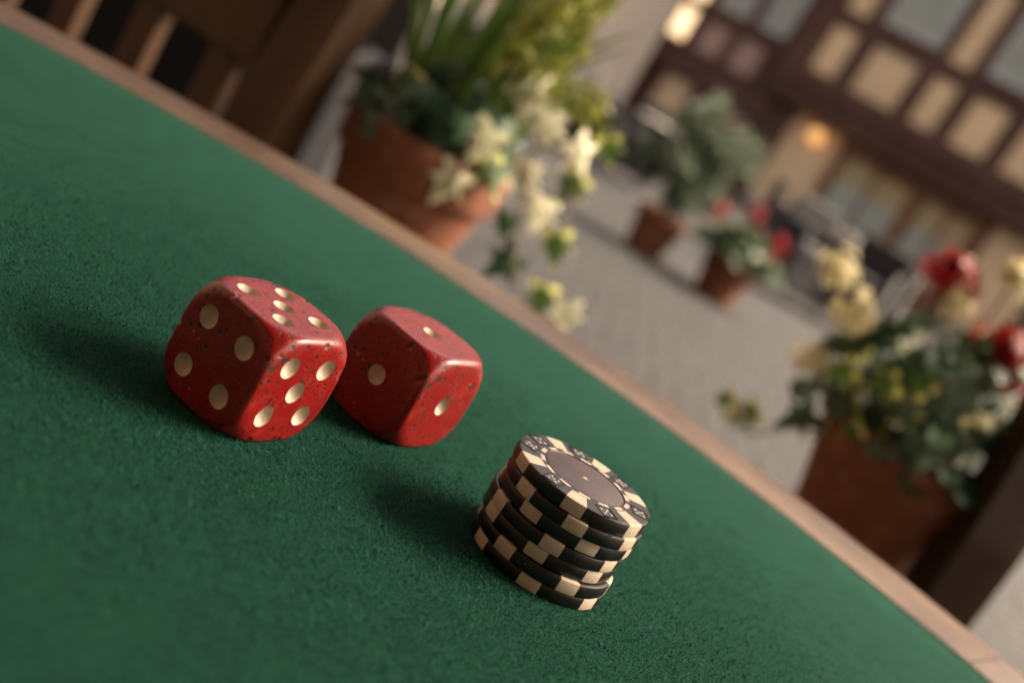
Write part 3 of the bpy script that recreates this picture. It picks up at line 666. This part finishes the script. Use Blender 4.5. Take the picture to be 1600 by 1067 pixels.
# ------------------------------------------------------------------ slatted wooden chairs round the table
def chair(label, corner, rz, side, group, slats=4, wd_='chair_wood'):
    """'corner' is where one back post stands; side=+1: that post is the chair's right one (local +x)"""
    t_ = thing('wooden_chair', label, 'chair', (corner[0], corner[1], 0), rz, group)
    W = .44; x0 = -W if side > 0 else 0.0; pw = .026
    for px in (x0, x0+W):
        v = []
        bm = bmesh.new()
        secs = [(0, .03), (.44, 0), (.70, .004), (1.02, .05)]
        rings = []
        for z, y in secs:
            rings.append([bm.verts.new((px+sx*pw, y+sy*.021, z)) for sx, sy in ((-1,-1),(1,-1),(1,1),(-1,1))])
        for a, b in zip(rings, rings[1:]):
            for i in range(4): bm.faces.new((a[i], a[(i+1) % 4], b[(i+1) % 4], b[i]))
        bm.faces.new(rings[0][::-1]); bm.faces.new(rings[-1])
        bmesh.ops.bevel(bm, geom=[e for e in bm.edges], offset=.003, segments=2, affect='EDGES')
        link('back_post', bm_mesh('back_post', bm), wd_, t_)
        box('leg', px-.021, px+.021, -.43, -.39, 0, .43, wd_, t_, .003)
    a, b = x0+pw+.001, x0+W-pw-.001
    box('lower_rail', a, b, -.012, .014, .715, .81, wd_, t_, .003); box('top_rail', a, b, .012, .040, .87, .985, wd_, t_, .004)
    box('seat', x0-.02, x0+W+.02, -.45, -.024, .43, .455, wd_, t_, .006); box('seat_rail', a, b, -.015, .012, .40, .46, wd_, t_, .003)
    for z in (.22,): box('stretcher', a, b, .005, .028, z, z+.035, wd_, t_, .003)
    for i in range(slats):
        xc = a+(b-a)*(i+.5)/slats + (.010 if slats == 4 else .0)*side
        box('slat', xc-.016, xc+.016, -.006, .008, .461, .714, wd_, t_, .002)
    return t_
G = 'wooden chairs round the table'
chair('brown wooden slatted chair left of the potted grass and ivy', (-.262, .905), R(-26), 1, G, 4, 'chair_wood_lit')
chair('dark wooden chair beside the pot of red flowers at right', (.402, .90), R(8), -1, G, 2)
# trough made up to darken the gaps behind the left chair
tr = thing('dark_gap_trough', 'made-up black trough filling the dark gaps behind the left wooden chair', 'planter', (-1.35, 2.55, 0), R(4))
for x0, x1, y0, y1 in ((-.75, .75, -.20, -.17), (-.75, .75, .17, .20), (-.75, -.72, -.17, .17), (.72, .75, -.17, .17)): box('side_panel', x0, x1, y0, y1, .04, .62, 'trough', tr, .004)
box('soil', -.72, .72, -.17, .17, .04, .56, 'soil', tr)
for sx in (-.65, .65): box('foot', sx-.05, sx+.05, -.15, .15, 0, .04, 'trough', tr)

# ------------------------------------------------------------------ round table
TC = Vector((-.096, .036, 0)); RF, RO = .4862, .5365
tb = thing('round_table', 'round wooden games table inlaid with green felt', 'table', TC)
# felt disc, gently uneven
prof = [(.0005, TZ)] + [(RF*i/24, TZ) for i in range(1, 24)] + [(RF-.001, TZ), (RF-.0003, TZ-.0002), (RF, TZ-.0007), (RF, TZ-.012)]
lathe('felt', prof, 'felt', tb, 128)
nseg = 8
for i in range(nseg):
    a0 = 2*math.pi*i/nseg + .11; a1 = a0 + 2*math.pi/nseg - .0012
    pr = [(RF+.0002, TZ-.030), (RF+.0002, TZ-.0005), (RF+.0009, TZ+.0002), (RO-.009, TZ+.0002), (RO-.0035, TZ-.0012), (RO-.0008, TZ-.005), (RO, TZ-.011), (RO, TZ-.024), (RO-.003, TZ-.029), (RO-.007, TZ-.030), (RF+.0002, TZ-.030)]
    v, f = lathe_sector(pr, a0, a1, 28)
    k = len(pr)-1; f.append(tuple(range(k))); f.append(tuple(28*(k+1)+j for j in range(k))[::-1])
    link('rim_segment', mesh('rim_segment', v, f, True, 40), 'rim_wood', tb)
lathe('underboard', [(.001, TZ-.013), (RF, TZ-.013), (RF, TZ-.034), (.001, TZ-.034)], 'stool_wood', tb, 64)
lathe('column', [(.03, TZ-.034), (.05, TZ-.06), (.04, TZ-.12), (.055, .30), (.045, .18), (.06, .10), (.001, .10)], 'chair_wood', tb, 32)
for i in range(4):
    a = math.pi/4+i*math.pi/2; c_, s_ = math.cos(a), math.sin(a)
    tube('foot', spline([(.02*c_, .02*s_, .16), (.16*c_, .16*s_, .13), (.28*c_, .28*s_, .06), (.36*c_, .36*s_, .022)], 5), [.034]*8+[.03]*5+[.026]*3, 'chair_wood', tb, 10)
# loose wool nap in the area the lens resolves
N = 260000
xx = rng.uniform(-.18, .15, N*2); yy = rng.uniform(.15, .42, N*2)
keep = rng.uniform(0, 1, N*2) < np.clip((.42-yy)/.14, 0, 1)*np.clip((yy-.15)/.07, 0, 1)*np.clip((xx+.18)/.06, 0, 1)*np.clip((.15-xx)/.05, 0, 1)
keep &= (xx-TC.x)**2 + (yy-TC.y)**2 < (RF-.004)**2
xx, yy = xx[keep][:N], yy[keep][:N]; n = len(xx)
az = rng.uniform(0, 2*np.pi, n); el = np.abs(rng.normal(.0, .42, n)); L = rng.uniform(.0006, .0018, n); wd = rng.uniform(.00004, .00010, n)
dx, dy = np.cos(az), np.sin(az); sx_, sy_ = -dy, dx; bend = rng.normal(0, .5, n)
P0 = np.stack([xx-TC.x, yy-TC.y, np.full(n, TZ-.00002)], 1)
P1_ = P0 + np.stack([dx*np.cos(el)*L*.5, dy*np.cos(el)*L*.5, np.sin(el)*L*.7+.00006], 1)
P2_ = P1_ + np.stack([(dx+sx_*bend)*np.cos(el)*L*.5, (dy+sy_*bend)*np.cos(el)*L*.5, np.sin(el)*L*.2-.00002], 1)
S = np.stack([sx_, sy_, np.zeros(n)], 1)*wd[:, None]
V = np.stack([P0-S, P0+S, P1_+S, P1_-S, P2_], 1).reshape(-1, 3)
base = np.arange(n)*5
Q = np.stack([base, base+1, base+2, base, base+2, base+3, base+3, base+2, base+4], 1).reshape(-1)
me = bpy.data.meshes.new('felt_nap'); me.vertices.add(n*5); me.vertices.foreach_set('co', V.ravel().astype(np.float32))
me.loops.add(n*9); me.loops.foreach_set('vertex_index', Q.astype(np.int32))
me.polygons.add(n*3); me.polygons.foreach_set('loop_start', (np.arange(n*3)*3).astype(np.int32)); me.update(calc_edges=True)
nap = link('felt_nap', me, 'fibre', tb); nap['kind'] = 'stuff'

# ------------------------------------------------------------------ dice
H = .01478
def die_mesh(seed, n=84):
    """cube with crisp worn edges, its corners cut by a ball"""
    vid = {}; dirs = []; faces = []
    def vert(i, j, axis, sgn):
        u, v_ = math.tan((-1+2*i/n)*math.pi/4), math.tan((-1+2*j/n)*math.pi/4)
        c = [0, 0, 0]; c[axis] = sgn; c[(axis+1) % 3] = u; c[(axis+2) % 3] = v_
        key = (round(c[0], 5), round(c[1], 5), round(c[2], 5))
        if key not in vid: vid[key] = len(dirs); dirs.append(c)
        return vid[key]
    for axis in range(3):
        for sgn in (-1, 1):
            for i in range(n):
                for j in range(n):
                    q = (vert(i, j, axis, sgn), vert(i+1, j, axis, sgn), vert(i+1, j+1, axis, sgn), vert(i, j+1, axis, sgn))
                    faces.append(q if sgn > 0 else q[::-1])
    D = np.array(dirs, float); D /= np.linalg.norm(D, axis=1)[:, None]
    rb, Rs, k = .105*H, 1.465*H, .115*H
    # a slightly hand-worn ball: its radius drifts a little with direction
    off = Vector((seed*3.1, seed*1.7, seed*.9))
    drift = np.array([noise.noise(Vector(d)*1.6+off) for d in D])
    lo, hi = np.full(len(D), .8*H), np.full(len(D), 1.8*H)
    for _ in range(30):
        m_ = (lo+hi)/2; P = D*m_[:, None]; q = np.abs(P)-(H-rb)
        d1 = np.linalg.norm(np.maximum(q, 0), axis=1) + np.minimum(q.max(1), 0) - rb
        d2 = m_ - Rs*(1+.008*drift); hh = np.maximum(k-np.abs(d1-d2), 0)/k
        sd_ = np.maximum(d1, d2) + hh*hh*k*.25
        hi = np.where(sd_ > 0, m_, hi); lo = np.where(sd_ > 0, lo, m_)
    P = D*lo[:, None]; e = np.sort(np.abs(P), axis=1)[:, 1]/H
    out = []
    for p, d, ee in zip(P, D, e):
        pv = Vector(p); w_ = noise.noise(pv*150+off)*.00006
        if ee > .62: w_ += noise.noise(pv*420+off)*.00002*min(1, (ee-.62)*5)
        nk = noise.noise(pv*330+off*2)
        if ee > .74 and nk > .44: w_ -= (nk-.44)*.0024*min(1, (ee-.74)*7)
        out.append(p+d*w_)
    return mesh('body', out, faces)
PR, PD = .00290, .00185
SR = (PR*PR+PD*PD)/(2*PD)
def bowl_mesh():
    """shallow dish, opening towards +z, rim at z=0"""
    a_max = math.asin((PR-.00004)/SR); v, f = [(0, 0, SR*math.cos(a_max)-SR+.00002)], []; rings, seg = 9, 40
    for i in range(1, rings+1):
        a = a_max*i/rings
        for j in range(seg):
            b = 2*math.pi*j/seg; v.append((SR*math.sin(a)*math.cos(b), SR*math.sin(a)*math.sin(b), SR*math.cos(a_max)-SR*math.cos(a)+.00002))
    for j in range(seg): f.append((0, 1+j, 1+(j+1) % seg))
    for i in range(rings-1):
        for j in range(seg): f.append((1+i*seg+j, 1+(i+1)*seg+j, 1+(i+1)*seg+(j+1) % seg, 1+i*seg+(j+1) % seg))
    me = mesh('pip', v, f, True); me.materials.append(MAT['pip']); return me
BOWL = bowl_mesh()
K = .452*H
PAT = {1: [(0,0)], 2: [(-K,-K),(K,K)], 3: [(-K,-K),(0,0),(K,K)], 4: [(-K,-K),(K,-K),(-K,K),(K,K)], 5: [(-K,-K),(K,-K),(-K,K),(K,K),(0,0)], 6: [(-K,-K),(-K,0),(-K,K),(K,-K),(K,0),(K,K)]}
def die(label, x, y, yaw, seed, faces):
    t_ = thing('die', label, 'die', (x, y, TZ+.00012), yaw, 'red dice')
    me = die_mesh(seed)
    cut = bmesh.new(); places = []
    for nrm, cnt in faces.items():
        nv = Vector(nrm); ua = Vector((0, 1, 0)) if nrm[0] else Vector((1, 0, 0)); va = nv.cross(ua)
        for a, b in PAT[cnt]:
            a += random.uniform(-.0002, .0002); b += random.uniform(-.0002, .0002)
            pc = nv*H + ua*a + va*b; places.append((pc, nv, ua, va))
            bmesh.ops.create_icosphere(cut, subdivisions=4, radius=SR, matrix=Matrix.Translation(pc + nv*(SR-PD)))
    body = link('body', me, 'resin', t_); body.location = (0, 0, H)
    cm = bpy.data.meshes.new('cutter'); cut.to_mesh(cm); cut.free(); co = bpy.data.objects.new('cutter', cm); C.objects.link(co); co.parent = body
    bpy.context.view_layer.update()
    md = body.modifiers.new('cut', 'BOOLEAN'); md.operation = 'DIFFERENCE'; md.object = co; md.solver = 'EXACT'; md.use_self = True
    dg = bpy.context.evaluated_depsgraph_get(); new = bpy.data.meshes.new_from_object(body.evaluated_get(dg))
    body.modifiers.clear(); body.data = new; new.name = 'body'
    new.materials.clear(); new.materials.append(MAT['resin'])
    new.shade_smooth(); new.set_sharp_from_angle(angle=R(33))
    bpy.data.objects.remove(co); bpy.data.meshes.remove(cm)
    for pc, nv, ua, va in places:
        mt = Matrix((ua, va, nv)).transposed().to_4x4(); mt.translation = pc + Vector((0, 0, H)) + nv*.00002
        link('pip', BOWL, parent=t_).matrix_local = mt
    return t_
die('speckled red die with five cream pips on top, left of the other die', -.0510, .2635, R(64.16), 1, {(-1,0,0): 4, (0,-1,0): 5, (0,0,1): 5, (1,0,0): 3, (0,1,0): 2, (0,0,-1): 2})
die('speckled red die showing single cream pips, between die and chip stack', -.0204, .3132, R(63.06), 2, {(-1,0,0): 1, (0,-1,0): 1, (0,0,1): 1, (1,0,0): 6, (0,1,0): 6, (0,0,-1): 6})

# ------------------------------------------------------------------ poker chips
CR, CT = .0195, .02618/7
def arc_prof(r0):
    e = .00045
    return [(r0, 0.00008), (CR-e, .00008), (CR-e*.3, .00008+e*.3), (CR, .00008+e), (CR, CT-e), (CR-e*.3, CT-e*.3), (CR-e, CT), (CR-e*2.2, CT), (r0, CT)]
R0 = .70*CR
def chip(label, k, x, y, angles, detail):
    t_ = thing('poker_chip', label, 'poker chip', (x, y, TZ+.0001+(7-k)*CT), 0, 'stacked poker chips')
    hw = R(8.5)
    ang = sorted(a % 360 for a in angles); parts = []
    for i, a in enumerate(ang):
        b = ang[(i+1) % len(ang)] + (360 if i == len(ang)-1 else 0)
        parts.append(lathe_sector(arc_prof(R0), R(a)+hw, R(b)-hw, 26))
    gr = .00028
    parts.append(lathe_sector([(R0, CT), (.612*CR, CT), (.604*CR, CT-gr), (.59*CR, CT-gr)], 0, 2*math.pi, 96))
    parts.append(lathe_sector([(.002*CR, .00008), (R0, .00008)], 0, 2*math.pi, 48))
    v, f = merge(parts); bm = bmesh.new(); vv = [bm.verts.new(p) for p in v]
    for q in f: bm.faces.new([vv[i] for i in q])
    bmesh.ops.remove_doubles(bm, verts=bm.verts, dist=1e-7)
    link('body', bm_mesh('body', bm, True, 40), 'chip', t_)
    for a in ang:
        v, f = lathe_sector(arc_prof(R0), R(a)-hw, R(a)+hw, 8)
        v = [(p[0]*1.0006, p[1]*1.0006, p[2]) for p in v]
        link('edge_spot', mesh('edge_spot', v, f, True, 40), 'cream', t_)
    lathe('inlay', [(.0001, CT-.00003), (.575*CR, CT-.00003), (.586*CR, CT-.0001), (.592*CR, CT-.0004)], 'inlay', t_, 72)
    if detail:
        for i in range(14):
            a = R(-10+i*25.7); v, f = lathe_sector([(.622*CR, CT+.00003), (.684*CR, CT+.00003)], a-R(7.4), a+R(7.4), 6)
            link('dash', mesh('dash', v, f), 'cream', t_)
        emb = [180, 153, -120, -65, -6, 51, 101] if detail == 1 else [a+30 for a in angles]
        for a in emb:
            sc = .118*CR
            A = R(a); tw = R(random.choice([-14, 10, 18]))
            mt = Matrix.Translation((.835*CR*math.cos(A), .835*CR*math.sin(A), CT)) @ Matrix.Rotation(A+tw, 4, 'Z')
            bm = bmesh.new(); e = sc*.16
            for q in ((-1, 1, -1, -.88), (-1, 1, .88, 1), (-1, -.88, -.88, .88), (.88, 1, -.88, .88)): box_bm(bm, q[0]*sc, q[1]*sc, q[2]*sc, q[3]*sc, -.00005, .00009, 0, mt)
            for q in ((-1.0, 1.0, 1.12, 1.24), (1.12, 1.24, -1.0, 1.0)): box_bm(bm, q[0]*sc, q[1]*sc, q[2]*sc, q[3]*sc, -.00005, .00008, 0, mt)
            em = link('dice_emblem', bm_mesh('dice_emblem', bm), 'emblem', t_)
            bm = bmesh.new(); box_bm(bm, -.82*sc, .82*sc, -.82*sc, .82*sc, -.00005, .00004, 0, mt); link('emblem_face', bm_mesh('emblem_face', bm), 'emblem_face', em)
            bm = bmesh.new()
            for px, py in random.choice([[(-.45,-.45),(.45,.45),(0,0)], [(-.45,-.45),(.45,.45),(-.45,.45),(.45,-.45)], [(-.45,-.45),(.45,.45),(-.45,.45),(.45,-.45),(0,0)]]):
                bmesh.ops.create_uvsphere(bm, u_segments=10, v_segments=6, radius=sc*.17, matrix=mt @ Matrix.Translation((px*sc, py*sc, .00003)) @ Matrix.Diagonal((1, 1, .5, 1)))
            link('emblem_pips', bm_mesh('emblem_pips', bm, True), 'emblem_pip', em)
    if detail == 1:       # remains of a small gold print at the centre
        v, f = [(0, 0, CT)], []
        for i in range(10):
            a = 2*math.pi*i/10; rr = (.060 if i % 2 == 0 else .024)*CR*random.uniform(.7, 1.2); v.append((rr*math.cos(a), rr*math.sin(a), CT))
        for i in range(10): f.append((0, 1+i, 1+(i+1) % 10))
        link('printed_star', mesh('printed_star', v, f), 'gold', t_)
    return t_
CX, CY = .0343, .2815
spots = {1: [-149, -93, -36, 26, 77, 126], 2: [-133, -86, -34, 25, 84, 160], 3: [-178, -118, -68, -19, 45, 105], 4: [-146, -90, -35, 28, 88, 150],
         5: [-147, -97, -46, 16, 76, 150], 6: [-178, -121.5, -65, -8, 52, 115], 7: [-146, -93, -37, 24, 84, 150]}
shift = {1: (-.0001, .0006), 2: (.0003, -.0003), 3: (.0002, .0007), 4: (-.0005, .0001), 5: (-.0004, .0006), 6: (.0004, -.0006), 7: (.0007, .0)}
pos = {1: 'black and cream poker chip with dice emblems, topmost of the stack', 2: 'black poker chip just beneath the top chip of the stack', 3: 'black poker chip, third from the top of the stack',
       4: 'black poker chip in the middle of the stack, fourth from the top', 5: 'black poker chip, third from the bottom of the stack', 6: 'black poker chip, second from the bottom of the stack', 7: 'black poker chip lying on the felt at the bottom of the stack'}
for k in range(7, 0, -1):
    chip(pos[k], k, CX+shift[k][0], CY+shift[k][1], spots[k], 1 if k == 1 else (2 if k == 2 else 0))
